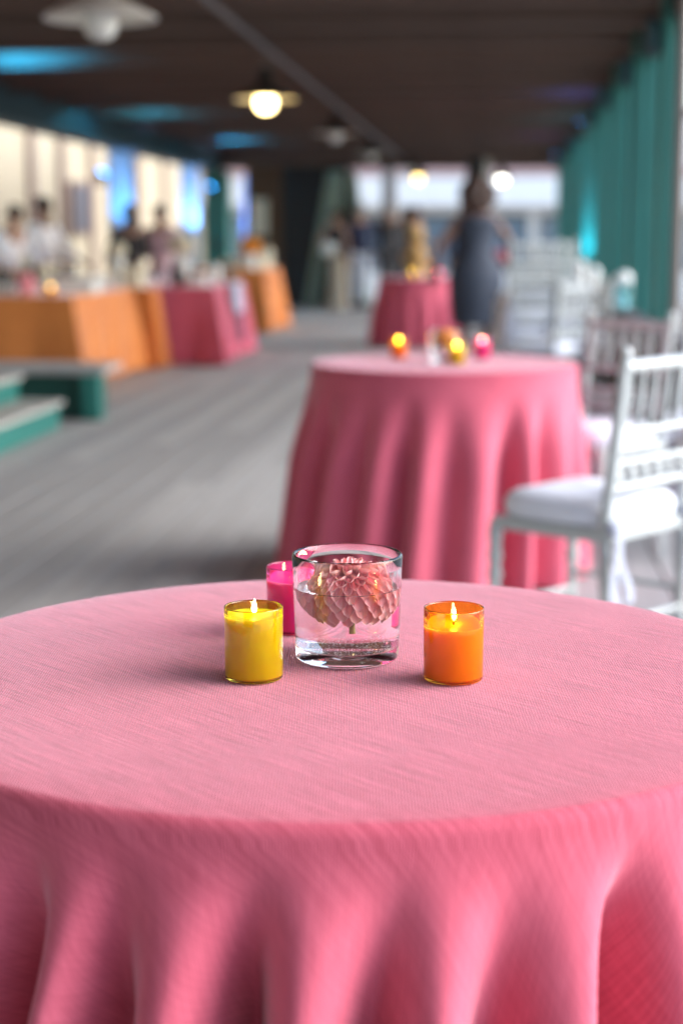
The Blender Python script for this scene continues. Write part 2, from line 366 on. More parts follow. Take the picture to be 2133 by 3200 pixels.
# far end wall section with drapes
fw = empty('dark_partition', (0, 28.9, 0), 0, 'dark charcoal partition with a walnut strip at the far end of the deck', 'partition')
MB().box((-3.15, 0, 1.2), (1.15, 0.16, 2.4)).build('panel', M['blackwall'], fw, smooth=False)
MB().box((-4.05, 0, 1.2), (0.62, 0.16, 2.4)).build('panel', M['walnut'], fw, smooth=False)
MB().box((-3.45, -0.02, 2.46), (2.2, 0.2, 0.12)).build('rail', M['joist'], fw, smooth=False)
sc = empty('wall_sign', (-4.12, 28.78, 1.53), 0, 'small cream lit panel on the walnut strip of the far partition', 'sign')
MB().box((0, 0, 0), (0.30, 0.05, 0.62), bev=0.015).build('board', M['creamfl'], sc, smooth=False)
MB().box((0, 0.012, 0), (0.34, 0.04, 0.66), bev=0.01).build('frame', M['walnut'], sc, smooth=False)
def drape(name, x0t, x1t, x0b, x1b, zt, zb, y, m, lab, cat):
    bm = bmesh.new(); nu, nv = 34, 14; g = []
    for j in range(nv + 1):
        t = j / nv; row = []
        for i in range(nu + 1):
            u = i / nu; x = (x0t + (x1t - x0t) * u) * (1 - t) + (x0b + (x1b - x0b) * u) * t
            row.append(bm.verts.new((x, y + 0.04 * math.sin(u * 26 + 1.3 * t) * (0.3 + t), zt + (zb - zt) * t)))
        g.append(row)
    for j in range(nv):
        for i in range(nu): bm.faces.new((g[j][i], g[j][i + 1], g[j + 1][i + 1], g[j + 1][i]))
    me = bpy.data.meshes.new(name); bm.to_mesh(me); bm.free(); me.polygons.foreach_set('use_smooth', [True] * len(me.polygons))
    o = link(name, me, None, m); s = o.modifiers.new('thick', 'SOLIDIFY'); s.thickness = 0.012
    return tag(o, lab, cat)
drape('drape', -2.88, -2.58, -3.28, -2.9, 2.3, 0.02, 28.2, M['sage'], 'sage green drape slanting away from a black cloth, beside the charcoal partition', 'drape')
drape('drape', -2.52, -2.40, -2.40, -2.12, 2.3, 0.02, 28.2, M['sage'], 'sage green drape slanting towards the guest in white trousers', 'drape')
drape('black_drape', -2.60, -2.50, -2.92, -2.38, 2.2, 0.02, 28.42, M['black'], 'black cloth hanging between two slanting sage drapes', 'drape')

# white building beyond the far end
wb = empty('white_building', (0, 46, -0.5), 0, 'white building with pale red roof edge beyond the far opening', 'building')
MB().box((0, 2, 2.6), (26, 4, 5.2)).build('wall', M['white'], wb, smooth=False)
MB().box((0, -0.6, 2.9), (26.4, 1.2, 0.75), bev=0.02).build('awning', M['white'], wb, smooth=False)
MB().box((0, -0.55, 3.42), (26.6, 1.3, 0.22), bev=0.02).build('roof', M['roofpink'], wb, smooth=False)
wm = MB().box((0, 0, 0), (1.6, 0.10, 1.55), bev=0.01).mesh('window', False); wm.materials.append(M['brownpost'])
wp = MB().box((0, 0, 0), (1.44, 0.03, 1.38)).mesh('pane', False); wp.materials.append(M['winglass'])
for k in range(11):
    w = link('window', wm, wb); w.location = (-9.5 + k * 1.9, -0.02, 1.55); q = link('pane', wp, w); q.location = (0, -0.05, 0)
ob = empty('outdoor_post', (-2.25, 34.5, -0.5), 0, 'slim grey post standing in the far opening', 'post')
MB().box((0, 0, 1.7), (0.28, 0.2, 3.4), bev=0.02).build('shaft', M['brownpost'], ob, smooth=False)
MB().box((0, 0, 0.08), (0.4, 0.34, 0.16), bev=0.02).build('plinth', M['brownpost'], ob, smooth=False)

# outside on the open side
wh = empty('white_tent', (8.2, 62, -0.5), 0, 'white marquee seen through the gap at the edge of the deck', 'tent')
MB().box((0, 0, 1.2), (6, 8, 2.4)).build('wall', M['white'], wh, smooth=False)
MB().lathe([(4.6, 0), (2.2, 0.9), (0.05, 1.9)], 4).build('roof', M['white'], wh, smooth=False).location = (0, 0, 2.4)
def tree(x, y, h, lab):
    t = empty('tree', (x, y, -0.5), 0, lab, 'tree', 'trees beyond the open side')
    tk = MB().cyl((0, 0, 0), (0.1, 0, h * .5), .22, .13).cyl((0.1, 0, h * .45), (h * .16, .2, h * .75), .10, .04).cyl((0.1, 0, h * .45), (-h * .14, -.2, h * .7), .09, .04)
    tk.build('trunk', M['bark'], t)
    bm = bmesh.new(); rr = random.Random(int(x * 10))
    for k in range(1500):
        cl_ = k % 13; cr = random.Random(cl_ + int(y)); cc = Vector((cr.uniform(-.28, .28) * h, cr.uniform(-.28, .28) * h, cr.uniform(.5, .92) * h))
        p = cc + Vector((rr.gauss(0, .075), rr.gauss(0, .075), rr.gauss(0, .06))) * h; s = rr.uniform(.06, .13)
        q = Matrix.Translation(p) @ Matrix.Rotation(rr.uniform(0, 6), 4, 'Z') @ Matrix.Rotation(rr.uniform(-1, 1), 4, 'X') @ Matrix.Diagonal((s, s * 1.8, s, 1))
        bm.faces.new([bm.verts.new(q @ Vector(v)) for v in ((-1, 0, 0), (0, -1, .2), (1, 0, 0), (0, 1, .2))])
    me = bpy.data.meshes.new('crown'); bm.to_mesh(me); bm.free(); o = link('crown', me, t, M['leaf']); o['kind'] = 'stuff'
tree(9.6, 70, 6.5, 'leafy tree behind the white marquee in the gap at the deck edge')

# low bench and steps, near the left corner
sb = empty('green_platform', (0, 0, 0), 0, 'low dark green platform with a greyish board top beside the orange buffet table', 'platform')
MB().box((-4.6, 10.98, 0.15), (3.85, 0.42, 0.30), bev=0.008).build('front_panel', M['dkgreen'], sb, smooth=False)
MB().box((-4.57, 10.96, 0.325), (4.0, 0.56, 0.045), bev=0.008).build('board', M['deck2'], sb, smooth=False)
MB().box((-2.66, 10.74, 0.15), (0.12, 0.12, 0.30), bev=0.008).build('corner_post', M['green'], sb, smooth=False)
st = empty('green_steps', (0, 0, 0), 0, 'two green steps with grey treads below the low platform', 'steps')
MB().box((-3.55, 9.45, 0.075), (1.60, 1.55, 0.15), bev=0.006).build('riser', M['green'], st, smooth=False)
MB().box((-3.55, 9.45, 0.165), (1.66, 1.58, 0.03), bev=0.006).build('tread', M['tread'], st, smooth=False)
MB().box((-3.75, 9.45, 0.25), (1.50, 1.50, 0.13), bev=0.006).build('riser', M['green'], st, smooth=False)
MB().box((-3.75, 9.45, 0.33), (1.56, 1.54, 0.03), bev=0.006).build('tread', M['tread'], st, smooth=False)
nw = empty('newel_post', (-2.425, 7.55, 0), 0, 'dark slate newel post cut by the picture edge beside the green steps', 'post')
MB().box((0, 0, 0.3), (0.09, 0.09, 0.6), bev=0.006).build('shaft', M['slate'], nw, smooth=False)
MB().box((0, 0, 0.615), (0.12, 0.12, 0.03), bev=0.006).build('cap', M['slate'], nw, smooth=False)

# ------------------------------------------------------------------ lamps
cd = MB().cyl((-1.76, -3, 2.60), (-1.76, 30.5, 2.60), 0.022, n=10)
tag(cd.build('ceiling_conduit', M['conduit']), 'grey electrical conduit running along the ceiling above the lamps', 'conduit')
def pendant(x, y, z, lit, lab, shade=None, r=0.25):
    t = empty('pendant_lamp', (x, y, z), 0, lab, 'lamp', 'enamel pendant lamps along the ceiling')
    MB().cyl((0, 0, 0.20), (0, 0, 2.60 - z), 0.014, n=10).build('stem', M['conduit'], t)
    s = MB().lathe([(0.045, 0.22), (0.055, 0.12), (0.09, 0.085), (r * .7, 0.045), (r, 0.0), (r + .004, -0.012), (r - .006, -0.010), (r * .68, 0.034), (0.08, 0.07), (0.03, 0.085)], 40)
    me = s.mesh('lamp_shade'); me.materials.append(shade or M['iron']); link('lamp_shade', me, t)
    s2 = MB().lathe([(r - .012, -0.012), (r * .66, 0.028), (0.075, 0.06), (0.03, 0.07), (0.03, 0.074), (0.078, 0.066), (r * .67, 0.031)], 40, close=True).build('reflector', M['shadein'], t)
    b = MB().lathe([(0.0, -0.105), (0.036, -0.100), (0.066, -0.075), (0.077, -0.030), (0.068, 0.012), (0.05, 0.045), (0.03, 0.06)], 28)
    b.build('bulb', M['farbulb'] if lit == 1 and y > 20 else M['bulb'] if lit == 1 else M['coolbulb'] if lit == 2 else M['frost'], t)
    if not lit: t.children[-1].scale = (.7, .7, .62)
    return t
pendant(-1.78, 7.5, 2.165, 0, 'unlit pendant with a pale shade, nearest the camera at the top', M['white'])
pendant(-1.763, 12.7, 2.23, 1, 'glowing warm globe pendant with a wide shade, large in the upper middle')
pendant(-1.77, 18.2, 2.31, 0, 'dark unlit pendant just beyond the big glowing one')
pendant(-1.80, 23.7, 2.36, 0, 'dark unlit pendant, third from the camera past the glowing one')
pendant(-1.62, 30.2, 2.42, 0, 'greyish unlit pendant hanging just above the far opening')
pendant(-1.393, 29.0, 2.24, 1, 'small yellow glowing pendant before the far white building', r=0.16)
pendant(0.039, 29.0, 2.20, 2, 'small white glowing pendant nearest the green posts at the far end', r=0.16)
hl = empty('hanging_lantern', (-0.33, 26.5, 0), 0, 'tall dark hanging lantern with a frosted globe above the woman in slate dress', 'lantern')
MB().cyl((0, 0, 2.38), (0, 0, 2.75), 0.02).build('stem', M['iron'], hl)
MB().lathe([(0.04, 2.46), (0.18, 2.40), (0.21, 2.0), (0.21, 1.95), (0.18, 1.95), (0.17, 2.34), (0.04, 2.42)], 24).build('lamp_shade', M['iron'], hl)
MB().ball((0.06, 0, 1.90), 0.16).build('globe', M['frost'], hl)

# blue uplights clamped on the beam posts (coloured light seen on beam and posts)
def uplight(loc, aim, energy, col, lab, em, size=60):
    t = empty('uplight', loc, 0, lab, 'uplight', 'coloured uplights at the posts')
    d = (Vector(aim) - Vector(loc)).normalized()
    q = d.to_track_quat('Z', 'Y')
    b = MB().cyl((0, 0, -0.06), (0, 0, 0.05), 0.055, 0.065, 18).build('housing', M['iron'], t); b.rotation_euler = q.to_euler()
    l_ = MB().cyl((0, 0, 0.05), (0, 0, 0.056), 0.055, n=18).build('lens', em, t); l_.rotation_euler = q.to_euler()
    MB().box((0, 0, -0.09), (0.14, 0.10, 0.03), bev=0.004).build('bracket', M['iron'], t, smooth=False)
    ld = bpy.data.lights.new('uplight_beam', 'SPOT'); ld.energy = energy; ld.color = col; ld.spot_size = R(size); ld.spot_blend = 0.8; ld.shadow_soft_size = 0.05
    lo = bpy.data.objects.new('uplight_beam', ld); C.objects.link(lo); lo.parent = t; lo.location = d * 0.10; lo.rotation_euler = (-d).to_track_quat('Z', 'Y').to_euler()
BL = (0.02, 0.45, 1.0)
uplight((-4.85, 14.6, 1.95), (-4.3, 14.6, 2.8), 260, BL, 'blue uplight under the teal beam above the nearest orange buffet table', M['ledblue'], 64)
uplight((-4.95, 20.7, 1.95), (-4.5, 20.7, 2.8), 480, BL, 'blue uplight on the ceiling before the first blue lit post', M['ledblue'], 64)
uplight((-4.85, 23.0, 1.0), (-5.35, 23.55, 2.0), 55, (0.10, 0.42, 1.0), 'blue uplight aimed at the post behind the staff in black', M['ledblue'], 60)
uplight((-4.75, 28.2, 1.1), (-5.3, 28.65, 1.9), 70, (0.22, 0.48, 1.0), 'blue uplight aimed at the pale blue post', M['ledblue'], 70)
uplight((-4.6, 26.5, 1.95), (-4.1, 26.5, 2.8), 560, BL, 'blue uplight on the ceiling near the broad teal post', M['ledblue'], 64)
uplight((-4.35, 32.2, 1.1), (-4.95, 33.1, 1.8), 70, (0.12, 0.28, 1.0), 'blue uplight aimed at the narrow violet post', M['ledblue'], 70)
uplight((0.95, 20.25, 0.74), (1.08, 20.75, 1.3), 30, (0.06, 0.65, 1.0), 'cyan uplight at the foot of the fifth green post', M['ledcyan'], 60)
uplight((0.85, 18.4, 2.35), (0.75, 18.6, 2.8), 2, (0.15, 0.18, 1.0), 'violet blue uplight on the ceiling edge above the fourth green post', M['ledblue'], 110)
uplight((0.85, 25.6, 2.35), (0.70, 25.8, 2.8), 2.5, (0.35, 0.12, 1.0), 'violet uplight on the ceiling edge near the farthest posts', M['ledblue'], 110)

# ------------------------------------------------------------------ tablecloths
def smooth(a, b, x):
    t = min(1, max(0, (x - a) / (b - a))); return t * t * (3 - 2 * t)
def fold_profile(ridges, depths, valleys=None):
    n = len(ridges); valleys = valleys or {}
    def g(ph):
        ph = (ph - ridges[0]) % 360 + ridges[0]
        for i in range(n):
            a = ridges[i]; b = ridges[i + 1] if i + 1 < n else ridges[0] + 360
            if a <= ph <= b:
                v = valleys.get(i, (a + b) / 2)
                u = (ph - a) / (v - a) / 2 if ph < v else 0.5 + (ph - v) / (b - v) / 2
                w = 0.5 - 0.5 * math.cos(2 * math.pi * u)
                return 1 - depths[i] * (0.6 * w + 0.4 * w ** 2.0)
        return 1
    return g
def tablecloth(name, loc, rad, top, ridges, depths, amp, flare, twist, m, seed, nphi=420, start=0.03, valleys=None, full=0.36):
    g = fold_profile(ridges, depths, valleys); rr = random.Random(seed)
    bm = bmesh.new(); uvl = bm.loops.layers.uv.new('UVMap'); rc = 0.013
    rows = []; meta = []
    rads = [0.0001] + [rad * (k / 26) for k in range(1, 24)] + [rad - rc]
    prof = [(r, top, r, 0) for r in rads]
    for k in range(1, 7):
        a = k / 6 * math.pi / 2 * 0.93; prof.append((rad - rc + rc * math.sin(a), top - rc + rc * math.cos(a), rad - rc + rc * a, 0))
    z0 = prof[-1][1]; nz = 54
    for k in range(1, nz + 1):
        t = (k / nz) ** 1.15; z = z0 + (0.012 - z0) * t; prof.append((rad, z, rad + z0 - z, z0 - z))
    for r, z, s, drop in prof:
        row = []
        for i in range(nphi):
            ph = 360 * i / nphi - 180
            tw = twist(ph) * drop
            A = amp * smooth(start, full, drop) * (1 + 0.6 * drop)
            gg = g(ph - tw)
            R_ = r + (flare(ph) if callable(flare) else flare) * drop + A * (gg - 0.55) if drop > 0 else r
            R_ = max(R_, 0.0002)
            zz = z
            if drop == 0 and r < rad - rc: zz += 0.0006 * math.sin(9 * r / rad + ph * .05 + seed) * (r / rad)
            a = R(ph - 90)
            row.append(bm.verts.new((R_ * math.cos(a), R_ * math.sin(a), zz)))
        rows.append((row, s))
    for (A, sa), (B, sb_) in zip(rows, rows[1:]):
        for i in range(nphi):
            j = (i + 1) % nphi
            f = bm.faces.new((A[i], B[i], B[j], A[j])); f.smooth = True
            for lp, (k, s) in zip(f.loops, ((i, sa), (i, sb_), (i + 1, sb_), (i + 1, sa))):
                a = R(360 * k / nphi - 180 - 90); lp[uvl].uv = (s * math.cos(a), s * math.sin(a))
    me = bpy.data.meshes.new(name); bm.to_mesh(me); bm.free()
    o = link(name, me, None, m); o.location = loc
    return o
def ring(seed, front, dfront, step=11.7, jit=2.5):
    rr = random.Random(seed); r = list(front); d = list(dfront)
    ph = r[-1]
    while ph + step * 1.5 < r[0] + 360:
        ph += step + rr.uniform(-jit, jit); r.append(ph); d.append(rr.uniform(0.45, 1.1))
    d = d[:len(r)]
    while len(d) < len(r): d.append(0.8)
    return r, d
T = 0.755
rg, dp_ = ring(3, [-44.0, -32.5, -20.4, -9.0, 3.6, 16.6, 30.8, 43], [0.9, 1.05, 0.85, 1.15, 0.8, 0.7, 1.3, 0.8])
tc1 = tablecloth('tablecloth', (-0.157, 1.655, 0), 0.468, T, rg, dp_, 0.116, 0.11, lambda p: -30 * smooth(-20, 45, p) - 4, M['pink'], 1, 900, 0.004,
                 {1: -26.1, 2: -16.0, 3: -2.3, 4: 11.1, 5: 23.0, 6: 36.4}, 0.22)
tag(tc1, 'large textured pink cloth over the nearest round table with the floating dahlia', 'tablecloth', 'pink tablecloths on round tables')
rg, dp_ = ring(8, [-80, -60, -40, -20.5, -3.3, 18, 39, 58, 80], [0.9, 1.0, 0.8, 1.1, 0.7, 1.2, 0.9, 0.5, 0.6], 17, 4)
tc2 = tablecloth('tablecloth', (-0.187, 5.93, 0), 0.475, T, rg, dp_, 0.078, lambda p: 0.115 - 0.10 * smooth(-40, 70, p), lambda p: -7.0, M['pink'], 2, 420, 0.03,
                 {1: -51, 2: -29, 3: -11, 4: 6, 5: 31, 6: 47})
tag(tc2, 'pink cloth with deep folds on the middle round table beside the white chairs', 'tablecloth', 'pink tablecloths on round tables')
rg, dp_ = ring(9, [-70, -50, -28, -8, 14, 40, 60], [0.9] * 7, 18, 4)
tc3 = tablecloth('tablecloth', (-0.90, 18.5, 0), 0.42, T, rg, dp_, 0.05, 0.13, lambda p: 0.0, M['pink'], 4, 260, 0.03)
tag(tc3, 'dusky pink cloth on the small far round table next to the woman in slate dress', 'tablecloth', 'pink tablecloths on round tables')

def buffet(name, x0, x1, y0, y1, h, m, lab, seed, group='buffet tablecloths along the far side', fl=0.07):
    rr = random.Random(seed); bm = bmesh.new(); uvl = bm.loops.layers.uv.new('UVMap')
    pts = []
    def seg(a, b, n):
        for k in range(n): pts.append((a[0] + (b[0] - a[0]) * k / n, a[1] + (b[1] - a[1]) * k / n))
    cor = [(x0, y0), (x1, y0), (x1, y1), (x0, y1)]
    for a, b in zip(cor, cor[1:] + cor[:1]): seg(a, b, 44)
    cx, cy_ = (x0 + x1) / 2, (y0 + y1) / 2
    ph = [rr.uniform(0, 6) for _ in range(4)]
    rows = []
    for k in range(17):
        t = k / 16; row = []
        for i, (px, py) in enumerate(pts):
            dx = 1 if abs(px - x1) < 1e-6 else -1 if abs(px - x0) < 1e-6 else 0
            dy = 1 if abs(py - y1) < 1e-6 else -1 if abs(py - y0) < 1e-6 else 0
            cn = max(0, 1 - min(abs(i % 44), 44 - abs(i % 44)) / 5.0)
            w = (math.sin(i * .42 + ph[0]) + .6 * math.sin(i * .81 + ph[1]) + .7 * math.sin(i * .19 + ph[2])) * .024 * t + t * (0.03 + fl * cn * 1.2)
            row.append(bm.verts.new((px + dx * w, py + dy * w, h - (h - .015) * t)))
        rows.append(row)
    n = len(pts)
    for k in range(16):
        for i in range(n):
            j = (i + 1) % n; f = bm.faces.new((rows[k][i], rows[k + 1][i], rows[k + 1][j], rows[k][j])); f.smooth = True
            for lp, (a, b) in zip(f.loops, ((i, k), (i, k + 1), (i + 1, k + 1), (i + 1, k))): lp[uvl].uv = (a * .04, b * .045)
    f = bm.faces.new(rows[0])
    for lp in f.loops: lp[uvl].uv = lp.vert.co.xy
    bmesh.ops.recalc_face_normals(bm, faces=bm.faces)
    me = bpy.data.meshes.new(name); bm.to_mesh(me); bm.free(); me.set_sharp_from_angle(angle=R(50))
    return tag(link(name, me, None, m), lab, 'tablecloth', group)
buffet('tablecloth', -5.6, -3.30, 12.75, 14.85, .74, M['orange'], 'orange cloth on the nearest buffet table behind the low platform', 1)
buffet('tablecloth', -5.2, -3.14, 15.0, 15.3, .74, M['orange'], 'narrow orange cloth between the big orange one and the pink buffet cloth', 2)
buffet('tablecloth', -4.6, -2.64, 15.45, 17.3, .74, M['pink'], 'dusky pink cloth on the buffet table with a navy runner', 3)
buffet('tablecloth', -4.2, -2.92, 20.7, 22.3, .80, M['orange'], 'orange cloth on the farthest buffet table near the charcoal partition', 4)
rn = MB()
rn.box((-2.545, 16.3, 0.76), (0.18, 0.34, 0.012))
ru = empty('table_runner', (0, 0, 0), 0, 'tapering cloth strip, pale above and navy below, hanging down the pink buffet', 'runner')
def hang(zt, zb, w0, w1, m, nm):
    bm = bmesh.new(); vs = []
    for k in range(9):
        t = k / 8; z = zt + (zb - zt) * t; w = w0 + (w1 - w0) * t; x = -2.575 + 0.09 * (0.75 - z)
        vs.append([bm.verts.new((x + .008 * math.sin(q * 2 + k), 16.35 + w * (q / 4 - .5), z)) for q in range(5)])
    for k in range(8):
        for q in range(4): bm.faces.new((vs[k][q], vs[k][q + 1], vs[k + 1][q + 1], vs[k + 1][q]))
    me = bpy.data.meshes.new(nm); bm.to_mesh(me); bm.free(); o = link(nm, me, ru, m); s = o.modifiers.new('t', 'SOLIDIFY'); s.thickness = .008
hang(0.76, 0.46, 0.55, 0.42, M['palerunner'], 'upper_strip'); hang(0.459, 0.16, 0.42, 0.22, M['runner'], 'lower_strip')
rn.bm.free()

# ------------------------------------------------------------------ chairs
def make_chair():
    t = empty('ballroom_chair')
    W, D = 0.185, 0.185
    def leg(x, y, back):
        mb = MB()
        if back:
            mb.cyl((x, y, 0), (x, y + .02, .44), .011, .016, 10).cyl((x, y + .02, .44), (x * 1.0, y - .03, .90), .017, .014, 10).ball((x, y - .031, .905), .0165, (1, 1, 1.2), 10, 7)
            for z in (.30, .37): mb.cyl((x, y + .012, z), (x, y + .013, z + .015), .019, n=10)
        else:
            mb.cyl((x, y, 0), (x, y, .43), .011, .018, 10)
            for z in (.28, .33, .39): mb.cyl((x, y, z), (x, y, z + .014), .021, n=10)
        mb.build('back_post' if back else 'leg', M['chair'], t)
    for sx in (-1, 1): leg(sx * W, -D, True); leg(sx * W, D, False)
    fr = MB()
    for sx in (-1, 1): fr.box((sx * W, 0, .432), (.03, 2 * D, .035), bev=.005)
    fr.box((0, D, .432), (2 * W, .03, .034), bev=.005).box((0, -D + .012, .432), (2 * W, .03, .034), bev=.005)
    fr.build('seat_frame', M['chair'], t, smooth=False)
    def rod(a, b, r, nm): MB().cyl(a, b, r, n=10).build(nm, M['chair'], t)
    for z in (.15, .24):
        rod((-W, -D + .008, z), (-W, D, z), .009, 'stretcher'); rod((W, -D + .008, z), (W, D, z), .009, 'stretcher')
    rod((-W, D, .19), (W, D, .19), .010, 'stretcher'); rod((-W, -D + .008, .19), (W, -D + .008, .19), .009, 'stretcher')
    yb = lambda z: -D + .02 - .05 * (z - .44) / .46
    for z, r in ((.872, .017), (.70, .012), (.62, .010), (.555, .012)):
        rod((-W, yb(z), z), (W, yb(z), z), r, 'back_rail')
    for k in range(6):
        x = -W + .37 * (k + .5) / 6 + .0
        MB().cyl((x, yb(.70), .70), (x, yb(.79), .79), .0075, .011, 8).cyl((x, yb(.79), .79), (x, yb(.872), .872), .011, .0075, 8).build('spindle', M['chair'], t)
        MB().ball((x, yb(.588), .588), .017, (1, .8, 1.2), 8, 6).build('bead', M['chair'], t)
    bm = bmesh.new()      # cushion: superellipse, rounded edge
    rows = []
    for r_, z in ((.001, .520), (.6, .522), (.85, .518), (.95, .507), (1.0, .484), (.985, .460), (.94, .450), (.001, .450)):
        row = []
        for i in range(40):
            a = 2 * math.pi * i / 40; c, s = math.cos(a), math.sin(a)
            row.append(bm.verts.new((.20 * r_ * math.copysign(abs(c) ** .55, c), .20 * r_ * math.copysign(abs(s) ** .55, s) + .005, z + (.004 * math.sin(3 * a) if .5 < r_ < .9 else 0))))
        rows.append(row)
    for A, B in zip(rows, rows[1:]):
        for i in range(40): bm.faces.new((A[i], A[(i + 1) % 40], B[(i + 1) % 40], B[i]))
    bmesh.ops.recalc_face_normals(bm, faces=bm.faces)
    me = bpy.data.meshes.new('cushion'); bm.to_mesh(me); bm.free(); me.polygons.foreach_set('use_smooth', [True] * len(me.polygons))
    cu = link('cushion', me, t, M['cushion'])
    for sx in (-1, 1):    # ties knotted round the rear posts
        mb = MB().ball((sx * W, -D - .01, .455), .023, (1.1, .8, .9), 10, 7)
        bm = mb.bm
        for q, (dx, L_) in enumerate(((-.02, .24), (.022, .19))):
            v = []
            for k in range(7):
                z = .45 - L_ * k / 6; o_ = .010 * math.sin(k * 1.4 + q)
                v.append([bm.verts.new((sx * W + dx * (k / 3) * .8 + o_ + e, -D - .022 - .004 * k + abs(e) * .3, z)) for e in (-.011 - .0015 * k, 0, .011 + .0015 * k)])
            for k in range(6):
                for e in range(2): bm.faces.new((v[k][e], v[k][e + 1], v[k + 1][e + 1], v[k + 1][e]))
        mb.build('cushion_tie', M['tie'], cu)
    return t
ch0 = make_chair()
def chair(x, y, rz, lab, z=0, first=[True]):
    o = ch0 if first[0] else copy_tree(ch0); first[0] = False
    o.location = (x, y, z); o.rotation_euler = (0, 0, R(rz))
    return tag(o, lab, 'chair', 'white ballroom chairs with cushions')
chair(.262, 4.50, 53, 'nearest white spindle back chair, cushion tie hanging, turned towards the middle pink table')
chair(.36, 6.20, 139, 'white chair facing the camera, close behind the nearest white chair')
chair(.86, 6.55, 160, 'white chair at the picture edge behind the nearest one, mostly cut off')
chair(.30, 10.9, 60, 'white chair standing alone in front of the stacked white chairs')
chair(.56, 12.0, 100, 'white chair beside the dark low wall near the stacked chairs')
chair(.22, 12.9, 15, 'bottom white chair of the stack beside the woman in slate dress')
chair(.22, 12.9, 15, 'middle white chair of the stack beside the woman in slate dress', .13)
chair(.22, 12.9, 15, 'top white chair of the stack beside the woman in slate dress', .26)
chair(.55, 14.3, 200, 'white chair at the bottom of the second stack, against the low wall')
chair(.55, 14.3, 200, 'white chair in the middle of the second stack, against the low wall', .13)
chair(.55, 14.3, 200, 'white chair on top of the second stack, against the low wall', .26)
chair(.40, 15.2, 190, 'farthest white chair, behind the stacked chairs')

# things on the low wall
def lantern(x, y, z, h, r, gm, cm, lab, nm='glass_lantern'):
    t = empty(nm, (x, y, z), 0, lab, 'lantern', 'lanterns on the low wall')
    MB().lathe([(0, 0), (r, 0), (r, h * .68), (r - .006, h * .68), (r - .006, .008), (0, .008)], 24).build('glass', gm, t)
    MB().ball((0, 0, h * .80), r * 1.05, (1, 1, .95), 18, 12).build('globe', cm, t)
    MB().cyl((0, 0, .009), (0, 0, h * .4), r * .55, n=16).build('candle', M['white'], t)
lantern(.96, 13.0, .652, .28, .062, M['palecyan'], M['frost'], 'pale cyan glass lantern with a white globe top on the low wall')
lantern(.955, 17.0, .652, .24, .06, M['frost'], M['frost'], 'white globe lantern on the low wall, second beyond the cyan one')
lantern(.955, 19.6, .652, .27, .06, M['frost'], M['frost'], 'farthest white globe lantern on the low wall by the cyan lit post')

# ------------------------------------------------------------------ centrepieces
RIM = lambda ro, ri, h: [(ri, h - .0012), (ri + .0004, h - .0003), ((ro + ri) / 2, h), (ro - .0004, h - .0003), (ro, h - .0012)]
def vase_glass(ro_b, ro_t, h, wall, base, parent, n=96):
    prof = [(0, .0006), (ro_b - .006, .0006), (ro_b - .004, 0), (ro_b - .0015, .0006), (ro_b - .0003, .003)]
    prof += [(ro_b + (ro_t - ro_b) * k / 8, .003 + (h - .0045) * k / 8) for k in range(1, 8)]
    prof += [(ro_t, h - .0022), (ro_t - .0006, h - .0007), (ro_t - wall / 2, h), (ro_t - wall + .0006, h - .0007), (ro_t - wall, h - .0022)]
    ib = ro_b - wall
    prof += [(ib + (ro_t - ro_b) * k / 8, base + .004 + (h - base - .0062) * k / 8) for k in range(7, 0, -1)]
    prof += [(ib - .0003, base + .003), (ib - .0025, base + .0006), (ib - .008, base), (0, base)]
    return MB().lathe(prof, n).build('bowl', M['glass'], parent, ang=60)
def bowl(loc, lab, level=.076, n=96):
    v = empty('glass_vase', loc, 0, lab, 'vase', 'glass vases with floating flowers'); vase_glass(.0545, .058, .112, .0036, .0125, v, n)
    w = empty('vase_water', loc, 0, lab.replace('clear glass vase', 'clear water in the glass vase'), 'water', 'water in the glass vases')
    ri = lambda z: .0545 - .0036 + .0035 * (z - .003) / .109 + .00025
    prof = [(0, .0122), (ri(.0122) - .008, .0122), (ri(.0122) - .0025, .0128), (ri(.0155), .0155)]
    prof += [(ri(.0155 + (level - .0155) * k / 6), .0155 + (level - .0155) * k / 6) for k in range(1, 6)]
    prof += [(ri(level + .0012), level + .0012), (ri(level) - .0012, level + .0003), (ri(level) - .003, level), (0, level)]
    MB().lathe(prof, n).build('water_body', M['water'], w, ang=60)
    return v, w
